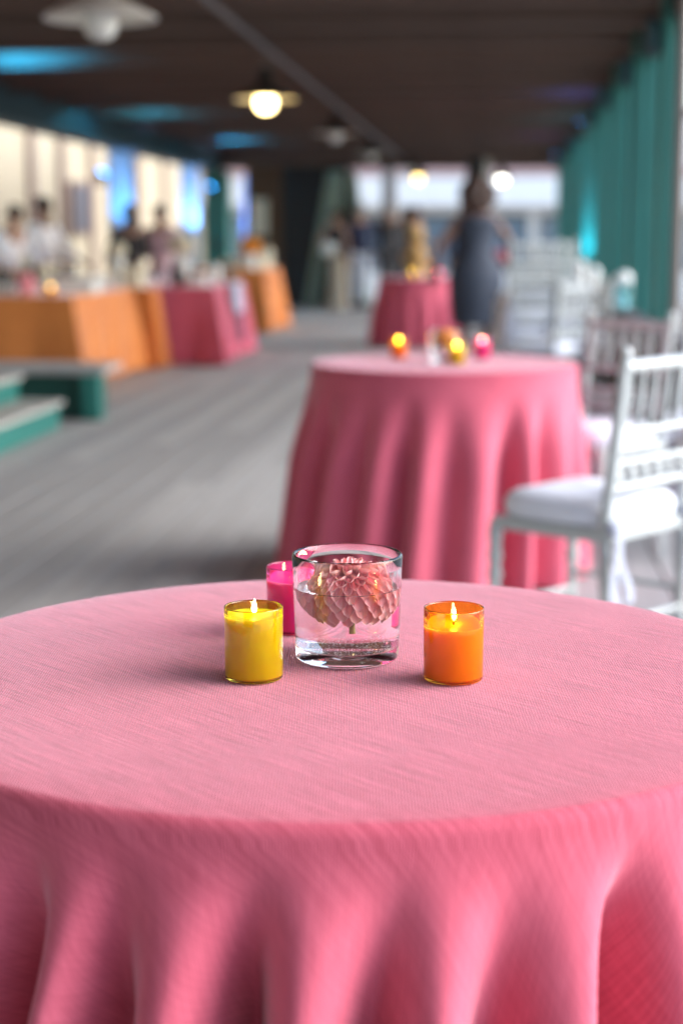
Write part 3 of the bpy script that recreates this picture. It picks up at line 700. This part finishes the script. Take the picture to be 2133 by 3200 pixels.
def votive(loc, gm, wm, fill, lab, fx=(0, 0), hero=True, r=.0293, h=.074, cwax='yellow'):
    t = empty('votive_holder', loc, 0, lab, 'candle holder', 'coloured glass candle holders'); n = 72 if hero else 28
    wl = .0014
    prof = [(0, .0008), (r - .003, .0008), (r - .0022, 0), (r - .0006, .0007), (r, .002), (r + .0003, h - .0012), (r, h - .0003), (r - wl / 2, h), (r - wl, h - .0004), (r - wl - .0002, h - .002), (r - wl - .0003, .005), (r - wl - .0012, .0034), (0, .0032)]
    MB().lathe(prof, n).build('cup', gm, t, ang=60)
    c = empty('votive_candle', loc, 0, 'lit %s wax candle in the %s' % (cwax, lab.replace(' glass candle holder', ' holder').replace(' half hidden', '')), 'candle', 'lit candles in holders')
    rw = r - wl + .0001
    px = [(0, .0030), (rw - .002, .0030), (rw, .0050), (rw + .0001, fill + .0012), (rw - .0010, fill + .0002), (rw - .006, fill - .0006), (.004, fill - .0014), (0, fill - .0016)]
    MB().lathe(px, n).build('wax', wm, c, ang=60)
    x, y = fx
    MB().cyl((x, y, fill - .003), (x + .0008, y, fill + .004), .0007, .0006, 8).build('wick', M['wick'], c)
    f = MB().lathe([(0, 0), (.0012, .0008), (.0024, .003), (.0027, .005), (.0022, .008), (.0012, .0115), (.0004, .0142), (0, .0155)], 16)
    fo = f.build('flame', M['flame'], c); fo.location = (x + .0006, y, fill + .0022); fo.rotation_euler = (0, R(3), 0)
    if not hero: fo.scale = (1.25, 1.25, 1.2)
    return t
v1, w1 = bowl((-.153, 1.698, T + .0015), 'clear glass vase with a floating pink dahlia on the nearest table')
bb = bmesh.new(); rr = random.Random(5)
for k in range(900):
    a = rr.uniform(0, 2 * math.pi); q = .0495 * math.sqrt(rr.uniform(.02, 1)); s = rr.choice((.00018, .00025, .0003, .0004)) * rr.uniform(.7, 1.1)
    bmesh.ops.create_icosphere(bb, subdivisions=1, radius=s, matrix=Matrix.Translation((q * math.cos(a), q * math.sin(a), .0128 + s * .9 + rr.uniform(0, .002 if q > .044 else .0003))))
me = bpy.data.meshes.new('bubbles'); bb.to_mesh(me); bb.free(); o = link('bubbles', me, w1, M['bubble']); o['kind'] = 'stuff'
votive((-.239, 1.606, T + .0015), M['yglass'], M['ywax'], .064, 'yellow glass candle holder before the clear vase on the nearest table', cwax='yellow')
votive((-.039, 1.621, T + .0015), M['oglass'], M['owax'], .054, 'orange glass candle holder set apart on the nearest table', (-.0005, 0), r=.0300, h=.0735, cwax='orange')
votive((-.225, 1.814, T + .0015), M['pglass'], M['pwax'], .058, 'magenta glass candle holder half hidden behind the clear vase', (.012, .002), cwax='pink')

# dahlia
def petal_mesh(L_, W_, cup, curl, tip=0.0, nv=11, nu=9):
    """spoon: narrow claw, broad rounded blade with rolled-up edges, small point"""
    bm = bmesh.new(); uvl = bm.loops.layers.uv.new('UVMap'); g = []
    wp = ((0, .34), (.15, .50), (.3, .72), (.45, .90), (.6, 1.0), (.72, .97), (.82, .88), (.9, .72), (.96, .48), (1.0, .10))
    def width(v):
        for (a, wa), (b, wb_) in zip(wp, wp[1:]):
            if a <= v <= b: return wa + (wb_ - wa) * (v - a) / (b - a)
    for j in range(nv):
        v = (j / (nv - 1)) ** 0.9; w = W_ * width(v); row = []
        for i in range(nu):
            u = i / (nu - 1) * 2 - 1
            ang = u * cup * (1.15 - .25 * v)               # cross-section is an arc
            rad = w / 2 / max(.2, cup)
            x = rad * math.sin(ang); z = rad * (1 - math.cos(ang))
            y = L_ * v; zz = z - curl * L_ * v * v - .06 * L_ * math.sin(math.pi * v) + tip * L_ * max(0, v - .8) ** 1.5
            row.append(bm.verts.new((x, y, zz)))
        g.append(row)
    for j in range(nv - 1):
        for i in range(nu - 1):
            f = bm.faces.new((g[j][i], g[j][i + 1], g[j + 1][i + 1], g[j + 1][i])); f.smooth = True
            for lp, (a, b) in zip(f.loops, ((i, j), (i + 1, j), (i + 1, j + 1), (i, j + 1))):
                e = abs(a / (nu - 1) * 2 - 1); vv = b / (nv - 1)
                lp[uvl].uv = (a / (nu - 1), max(vv * .86, vv * .5 + .5 * e ** 4 * min(1, vv * 1.6)))
    me = bpy.data.meshes.new('petal'); bm.to_mesh(me); bm.free(); me.materials.append(M['petal']); return me
def dahlia(loc, name='dahlia', lab=''):
    t = empty(name, loc, 0, lab, 'flower')
    MB().ball((0, 0, -.004), .022, (1, 1, .85), 24, 16).build('core', M['pinkfl'], t)
    MB().lathe([(0, -.047), (.0026, -.047), (.0023, -.034), (.003, -.016), (0, -.016)], 14).build('stem', M['stem'], t)
    vs = [petal_mesh(.0250, .0165, 1.55, .02, .3), petal_mesh(.0250, .0168, 1.45, .08, .2), petal_mesh(.0255, .0168, 1.35, .14), petal_mesh(.0250, .0150, 1.75, -.10, .2)]
    rr = random.Random(2); n = 180; ga = math.pi * (3 - math.sqrt(5))
    for i in range(n):
        f = (i + .5) / n
        th = max(.07, math.acos(max(-1, 1 - f * 1.84)))
        az = i * ga + rr.uniform(-.05, .05)
        s = .42 + .58 * smooth(.10, .95, th) + .12 * smooth(1.2, 1.8, th)
        zr = .031 if th < math.pi / 2 else .043
        tip = Vector((math.sin(th) * .0425 * (1 + .10 * smooth(1.0, 1.5, th)), 0, math.cos(th) * zr + rr.uniform(-.001, .001)))
        lean = min(th + .42 * smooth(.22, .75, th) + .30 * smooth(1.05, 1.7, th), 2.95) + rr.uniform(-.06, .06)
        d = Vector((math.sin(lean), 0, math.cos(lean)))
        base = tip - d * .0250 * s
        yv = d; zv = Vector((-math.cos(lean), 0, math.sin(lean)))   # adaxial side looks to the axis
        m3 = Matrix((yv.cross(zv), yv, zv)).transposed() @ Matrix.Rotation(rr.uniform(-.2, .2), 3, 'Y')
        k = 3 if th < .45 else 0 if th < 1.05 else (1 if th < 1.5 else 2)
        o = link('petal', vs[k], t)
        o.matrix_local = Matrix.Rotation(az, 4, 'Z') @ Matrix.Translation(base) @ m3.to_4x4() @ Matrix.Diagonal((s * rr.uniform(.92, 1.08), s, s, 1))
    return t
dh = dahlia((-.150, 1.697, T + .0015 + .0755), lab='pink dahlia floating in water in the clear glass vase on the nearest table')
dh.rotation_euler = (R(3), R(-2), 0.3)

# middle and far table centrepieces
def blossom(loc, r, m, lab, name='blossom', cat='flower', n=46):
    t = empty(name, loc, 0, lab, cat, 'blossoms on the tables')
    MB().ball((0, 0, 0), r * .72, (1, 1, .8), 16, 10).build('core', m, t)
    pmesh = MB().ball((0, 0, 0), r * .34, (.75, 1, .32), 8, 6).mesh('petal'); pmesh.materials.append(m)
    ga = math.pi * (3 - math.sqrt(5))
    for i in range(n):
        th = math.acos(1 - 1.75 * (i + .5) / n); a = i * ga
        o = link('petal', pmesh, t); o.matrix_local = Matrix.Rotation(a, 4, 'Z') @ Matrix.Rotation(th, 4, 'Y') @ Matrix.Translation((0, 0, r * .74)) @ Matrix.Rotation(R(48), 4, 'Y')
        o.location.z *= .85
    return t
bowl((-.186, 5.925, T + .0015), 'clear glass vase with an orange blossom on the middle table', n=48)
blossom((-.182, 5.92, T + .080), .046, M['orangefl'], 'orange blossom floating in the vase on the middle table')
votive((-.361, 6.10, T + .0015), M['oglass'], M['owax'], .054, 'orange glass candle holder on the middle table', hero=False, cwax='orange')
votive((-.140, 5.80, T + .0015), M['yglass'], M['ywax'], .056, 'yellow glass candle holder on the middle table', hero=False, cwax='yellow')
votive((-.055, 6.10, T + .0015), M['pglass'], M['pwax'], .056, 'magenta glass candle holder on the middle table', hero=False, cwax='pink')
votive((-.95, 18.45, T + .0015), M['yglass'], M['ywax'], .056, 'yellow glass candle holder on the far pink table', hero=False, cwax='yellow')
votive((-.72, 18.35, T + .0015), M['oglass'], M['owax'], .056, 'orange glass candle holder on the far pink table', hero=False, cwax='orange')
votive((-.66, 18.50, T + .0015), M['pglass'], M['pwax'], .056, 'magenta glass candle holder on the far pink table', hero=False, cwax='pink')
blossom((-.76, 18.60, T + .11), .055, M['orangefl'], 'orange blossom in the vase on the far pink table')
bowl((-.76, 18.60, T + .0015), 'clear glass vase with an orange blossom on the far pink table', n=32)

# buffet items
H1 = .742
votive((-3.50, 12.86, H1), M['yglass'], M['owax'], .056, 'amber glass candle holder on the nearest orange buffet', hero=False, r=.035, cwax='orange')
def tray(loc, rz, d, m, lab):
    t = empty('serving_tray', loc, rz, lab, 'tray', 'serving trays on the buffet')
    MB().box((0, 0, d[2] * .4), (d[0], d[1], d[2] * .8), bev=.008).build('body', m, t, smooth=False)
    MB().box((0, 0, d[2] * .9), (d[0] * 1.05, d[1] * 1.05, d[2] * .2), bev=.006).build('lid', m, t, smooth=False)
    for sx in (-1, 1): MB().box((sx * d[0] * .56, 0, d[2] * .7), (.03, .12, .02)).build('handle', m, t, smooth=False)
tray((-3.40, 13.35, H1), .1, (.30, .42, .13), M['white'], 'white covered tray on the corner of the nearest orange buffet')
tray((-4.2, 13.1, H1), .1, (.50, .30, .05), M['white'], 'flat pale tray on the nearest orange buffet before the staff')
tray((-3.35, 15.0, H1), 0, (.26, .26, .20), M['creamfl'], 'cream box standing on the narrow orange cloth')
tray((-2.85, 15.7, H1), 0, (.18, .2, .11), M['white'], 'small white box at the front corner of the pink buffet')
tray((-3.2, 21.2, .80), 0, (.5, .5, .14), M['creamfl'], 'cream box on the farthest orange buffet')
for x, y, z, r, mm, lab in ((-3.75, 13.6, H1 + .17, .085, 'creamfl', 'cream flower bunch on the nearest orange buffet'), (-3.42, 14.9, H1 + .34, .09, 'creamfl', 'cream flower bunch above the cream box'),
                        (-3.25, 17.0, H1 + .36, .16, 'creamfl', 'large cream flower bunch on the pink buffet'), (-3.75, 13.1, H1 + .07, .07, 'pinkfl', 'pink flower bunch beside the amber candle on the buffet'),
                        (-3.12, 20.95, .80 + .27, .16, 'orangefl', 'orange flower bunch at the corner of the farthest buffet')):
    bl = blossom((x, y, z), r, M[mm], lab, 'flower_bunch', 'flowers', 30)
    MB().lathe([(0, H1 - z + .002), (r * .45, H1 - z + .002), (r * .55, -r * .9), (r * .4, -r * .5), (0, -r * .5)], 16).build('pot', M['frost'], bl)
rb = random.Random(4)
for k, (x, y, lab) in enumerate(((-3.95, 13.2, 'dark bottle beside the pink flowers on the nearest buffet'), (-4.1, 13.5, 'dark bottle behind the flat pale tray'), (-3.62, 14.0, 'dark bottle at the back of the nearest orange buffet'),
                               (-3.5, 15.9, 'dark bottle on the pink buffet beside the staff in pink'), (-3.0, 16.4, 'dark bottle in the middle of the pink buffet'), (-2.75, 16.9, 'dark bottle at the far end of the pink buffet'))):
    t = empty('bottle', (x, y, H1), 0, lab, 'bottle', 'dark bottles on the buffet')
    h = rb.uniform(.22, .3)
    MB().lathe([(0, 0), (.038, 0), (.04, .01), (.04, h * .6), (.014, h * .78), (.013, h * .93), (0, h * .93)], 18).build('body', M['bottle'], t)
    MB().cyl((0, 0, h * .9), (0, 0, h), .0155, n=12).build('cap', M['plum'], t)
def plates(x, y, z, n, lab):
    t = empty('plate_stack', (x, y, z), 0, lab, 'plates', 'plate stacks on the buffet')
    pm_ = MB().lathe([(0, 0), (.07, 0), (.125, .014), (.127, .018), (.07, .006), (0, .006)], 24).mesh('plate'); pm_.materials.append(M['white'])
    for k in range(n): link('plate', pm_, t).location = (.003 * math.sin(k * 2.1), .003 * math.cos(k * 1.7), .0085 * k)
plates(-3.95, 12.98, H1, 9, 'low stack of white plates at the front of the nearest orange buffet')
plates(-3.42, 13.95, H1, 14, 'tall stack of white plates behind the white covered tray')
plates(-2.95, 16.0, H1, 10, 'stack of white plates on the pink buffet')
def jar(x, y, z, h, r, mm, lab):
    t = empty('serving_jar', (x, y, z), 0, lab, 'jar', 'jars on the buffet')
    MB().lathe([(0, 0), (r * .9, 0), (r, .01), (r, h * .75), (r * .7, h * .86), (0, h * .86)], 20).build('body', M[mm], t)
    MB().lathe([(0, h * .86), (r * .78, h * .86), (r * .78, h * .94), (r * .25, h * .95), (r * .25, h), (0, h)], 20).build('lid', M['brownpost'], t)
jar(-3.72, 12.95, H1, .20, .055, 'pinkfl', 'pink jar near the amber candle on the nearest orange buffet')
jar(-4.35, 12.95, H1, .24, .06, 'creamfl', 'cream jar beside the flat pale tray')
jar(-2.78, 16.3, H1, .22, .06, 'frost', 'pale jar near the runner on the pink buffet')
jar(-3.05, 15.75, H1, .25, .06, 'plum', 'dark red jar at the front of the pink buffet')
jar(-3.0, 21.6, .80, .30, .08, 'creamfl', 'cream jar on the farthest orange buffet')
bs = empty('beige_stand', (-2.62, 27.4, 0), 0, 'beige cloth covered stand beside the black cloth at the far end', 'stand')
MB().lathe([(.17, 0.01), (.15, .5), (.13, .88), (.0, .90)], 24).build('cloth', M['beige'], bs)
MB().ball((-.16, 0, 1.0), .13).build('globe', M['frost'], bs)

# ------------------------------------------------------------------ people
def skin_mesh(pts, edges, rad, root=0, sub=1, name='body'):
    me = bpy.data.meshes.new(name); me.from_pydata(pts, edges, []); o = bpy.data.objects.new('tmp', me); C.objects.link(o)
    o.modifiers.new('s', 'SKIN'); o.modifiers.new('d', 'SUBSURF').levels = sub
    o.modifiers['s'].use_smooth_shade = True
    for v, r in zip(me.skin_vertices[0].data, rad): v.radius = r if isinstance(r, tuple) else (r, r)
    me.skin_vertices[0].data[root].use_root = True
    dg = bpy.context.evaluated_depsgraph_get(); ev = o.evaluated_get(dg); out = bpy.data.meshes.new_from_object(ev); out.name = name
    bpy.data.objects.remove(o); bpy.data.meshes.remove(me)
    out.polygons.foreach_set('use_smooth', [True] * len(out.polygons)); out.materials.clear()
    return out
def person(loc, rz, h, lab, top, bottom, hair, skin='skin', arms=None, dress=False, coat=0, longhair=False, lean=0.0, female=False, bighair=False):
    k = h / 1.70; t = empty('person', loc, R(rz), lab, 'person', 'guests and staff on the deck')
    sh = .165 if female else .19
    P, E, Rd = [], [], []
    def add(p, r, par=None):
        p = Vector(p); p.y += lean * max(0, p.z - .95) if True else 0
        P.append(tuple(p * k)); Rd.append((r * k, r * k) if not isinstance(r, tuple) else (r[0] * k, r[1] * k))
        if par is not None: E.append((par, len(P) - 1))
        return len(P) - 1
    pel = add((0, 0, .95), (.145, .11)); wa = add((0, 0, 1.10), (.125, .095), pel); ch = add((0, 0, 1.28), (.15, .105), wa); uc = add((0, 0, 1.40), (.12, .085), ch)
    nk = add((0, -.005, 1.47), .052, uc); hb = add((0, .012, 1.545), (.068, .075), nk); hm = add((0, .012, 1.615), (.078, .095), hb); ht = add((0, .0, 1.675), (.055, .07), hm)
    add((0, .112, 1.585), .012, hb)
    for s in (-1, 1): add((s * .085, 0, 1.59), .014, hm)
    legs, arm_ids = [], []
    for s in (-1, 1):
        hp = add((s * .09, 0, .86), .088, pel); kn = add((s * .095, .012, .48), .056, hp); an = add((s * .10, -.01, .09), .037, kn); to = add((s * .115, .13, .03), .030, an); legs.append((hp, kn, an, to))
    default = {-1: ((-.23, -.02, 1.12), (-.24, .06, .87)), 1: ((.23, -.02, 1.12), (.24, .06, .87))}
    if arms: default.update(arms)
    for s in (-1, 1):
        s0 = add((s * sh, 0, 1.385), .052, uc); el, wr = default[s]
        e = add(el, .040, s0); w = add(wr, .027, e); d = (Vector(wr) - Vector(el)).normalized(); side = Vector((0, 0, 1)).cross(d)
        side = side.normalized() if side.length > .1 else Vector((0, 1, 0))
        pm_ = add(Vector(wr) + d * .06, (.034, .018), w); arm_ids.append((s0, e, w))
        for q, L_ in enumerate((.062, .07, .066, .05)):
            b1 = add(Vector(wr) + d * .095 + side * (.012 * (q - 1.5) * 1.6), .0085, pm_); add(Vector(wr) + d * (.095 + L_) + side * (.013 * (q - 1.5) * 1.6) + Vector((0, .012, -.004)), .007, b1)
        tb = add(Vector(wr) + d * .045 + side * .036, .010, w); add(Vector(wr) + d * .085 + side * .048, .008, tb)
    body = link('body', skin_mesh(P, E, Rd, 0, 1), t, M[skin])
    hp_ = Vector(P[hm])
    hr = MB()
    if bighair:
        rr = random.Random(3)
        for q in range(64):
            v = Vector((rr.gauss(0, 1), rr.gauss(0, 1), rr.gauss(0, 1))).normalized()
            if v.y > .45 and v.z < .5: continue
            hr.ball(hp_ + Vector((v.x * .130, v.y * .11 - .03, v.z * .13 + .0)) * k, .05 * k, u=8, v=6)
    else:
        hr.lathe([(0, .112), (.05, .103), (.085, .072), (.099, .03), (.097, -.005), (.088, -.03), (.08, -.03), (.08, .03), (0, .08)], 20)
        bmesh.ops.transform(hr.bm, matrix=Matrix.Translation(hp_ + Vector((0, -.018, -.012))) @ Matrix.Diagonal((k * .95, k * 1.08, k, 1)), verts=hr.bm.verts)
        if longhair:
            hr.ball(hp_ + Vector((0, -.075, -.10)) * k, .09 * k, (1, .6, 1.7), 14, 9)
    hr.build('hair', M[hair], t)
    for s in (-1, 1): MB().ball(hp_ + Vector((s * .032, .083, -.012)) * k, .011 * k, u=8, v=6).build('eye', M['eye'], t)
    inf = 1.22
    def sub_skin(ids, extra=None, f=inf, name='top', add_r=.012):
        mp = {v: i for i, v in enumerate(ids)}
        pts = [P[v] for v in ids]; ed = [(mp[a], mp[b]) for a, b in E if a in mp and b in mp]; rd = [(Rd[v][0] * f * 1 + add_r * k * .3, Rd[v][1] * f + add_r * k * .3) for v in ids]
        return skin_mesh(pts, ed, rd, 0, 1, name)
    if not dress:
        ids = [pel, wa, ch, uc] + [q for a in arm_ids for q in a]
        link('jacket' if coat else 'shirt', sub_skin(ids, name='shirt'), t, M[top])
        if coat:
            mb = MB(); mb.lathe([(.155, 1.12), (.175, .95), (.19, .95 - coat), (.18, .95 - coat), (.16, .95), (.14, 1.10)], 24)
            bmesh.ops.transform(mb.bm, matrix=Matrix.Diagonal((k, k * .75, k, 1)), verts=mb.bm.verts); mb.build('coat_skirt', M[top], t)
        ids = [pel] + [q for l_ in legs for q in l_[:3]]
        link('trousers', sub_skin(ids, name='trousers', f=1.2), t, M[bottom])
    else:
        mb = MB()
        prof = [(.06, 1.445), (.13, 1.41), (.165, 1.37), (.155, 1.26), (.125, 1.10), (.16, .95), (.178, .84), (.165, .6), (.15, .42), (.158, .40), (.15, .42)][:10]
        if top == 'blackwear': prof = prof[:7] + [(.21, .5), (.25, .12)]
        if bighair: prof = [(a * (1.12 if 1.05 < b < 1.3 else 1.38 if b < 1.05 else 1.2), b) for a, b in prof]
        mb.lathe(prof, 28); bmesh.ops.transform(mb.bm, matrix=Matrix.Diagonal((k * 1.02, k * .74, k, 1)), verts=mb.bm.verts)
        for v in mb.bm.verts: v.co.y += lean * max(0, v.co.z - .95)
        d_ = mb.build('dress', M[top], t); d_.modifiers.new('t', 'SOLIDIFY').thickness = .008
    for l_ in legs:
        a = Vector(P[l_[2]]); MB().ball((a.x, a.y + .055 * k, .045 * k), .05 * k, (.95, 2.5, .9), 12, 8).build('shoe', M['shoe'], t)
    return t
person((-.205, 15.5, 0), 20, 1.66, 'woman in a dark slate dress with big brown curly hair holding pink flowers', 'slatedress', None, 'hairbrown', 'darkskin', {1: ((.35, .02, 1.12), (.36, .24, 1.00)), -1: ((-.35, -.02, 1.12), (-.34, .10, .90))}, dress=True, female=True, bighair=True).scale = (1.1, 1.1, 1.0)
blossom((.02, 15.72, 1.02), .085, M['pinkfl'], 'pink flower bunch held by the woman in slate dress', 'held_flowers', 'flowers', 30)
bend = {1: ((.22, .16, 1.14), (.16, .40, 1.02)), -1: ((-.22, .16, 1.14), (-.16, .40, 1.02))}
person((-4.80, 16.0, 0), -125, 1.50, 'staff member in a white shirt bending over the buffet, nearest the picture edge', 'shirt', 'blackwear', 'hairdark', 'skin', bend, lean=.30)
person((-4.72, 17.0, 0), -110, 1.60, 'taller staff member in a white shirt standing behind the bending one', 'shirt', 'blackwear', 'hairdark', 'darkskin', bend, lean=.08)
person((-3.95, 17.8, 0), 30, 1.54, 'person all in black with long dark hair beside the blue lit post', 'blackwear', 'blackwear', 'hairdark', 'skin', bend, longhair=True, female=True)
person((-3.66, 18.1, 0), 170, 1.54, 'person in a pale pink shirt and apron behind the pink buffet', 'pinkshirt', 'shirt', 'hairdark', 'skin', bend, lean=.1, coat=.3)
person((-2.32, 28.0, 0), 30, 1.74, 'guest in a navy jacket and white trousers at the far end', 'navy', 'whitepants', 'hairgrey', 'skin', {1: ((.30, .02, 1.14), (.22, .16, .98))}, coat=.10)
person((-2.70, 27.6, 0), 200, 1.64, 'guest in a long black dress beside the white trousers at the far end', 'blackwear', None, 'hairdark', 'skin', {1: ((.25, .06, 1.12), (.10, .20, 1.0))}, dress=True, female=True)
person((-1.86, 28.6, 0), 185, 1.76, 'guest in a grey suit standing between navy jacket and camel coat', 'greysuit', 'greysuit', 'hairgrey', 'skin', None, coat=.15)
person((-1.36, 27.6, 0), 250, 1.68, 'guest in a camel coat facing the grey suit at the far end', 'camel', 'camel', 'hairbrown', 'skin', {1: ((.2, .16, 1.14), (.10, .36, 1.10))}, coat=.45, female=True, longhair=True)
person((-1.60, 29.2, 0), 150, 1.70, 'guest in dark clothes just behind the camel coat', 'blackwear', 'blackwear', 'hairdark', 'darkskin', None, coat=.2)
person((-.55, 27.0, 0), 190, 1.70, 'guest in dark clothes half hidden beyond the woman in slate dress', 'navy', 'blackwear', 'hairdark', 'skin', None, coat=.15)
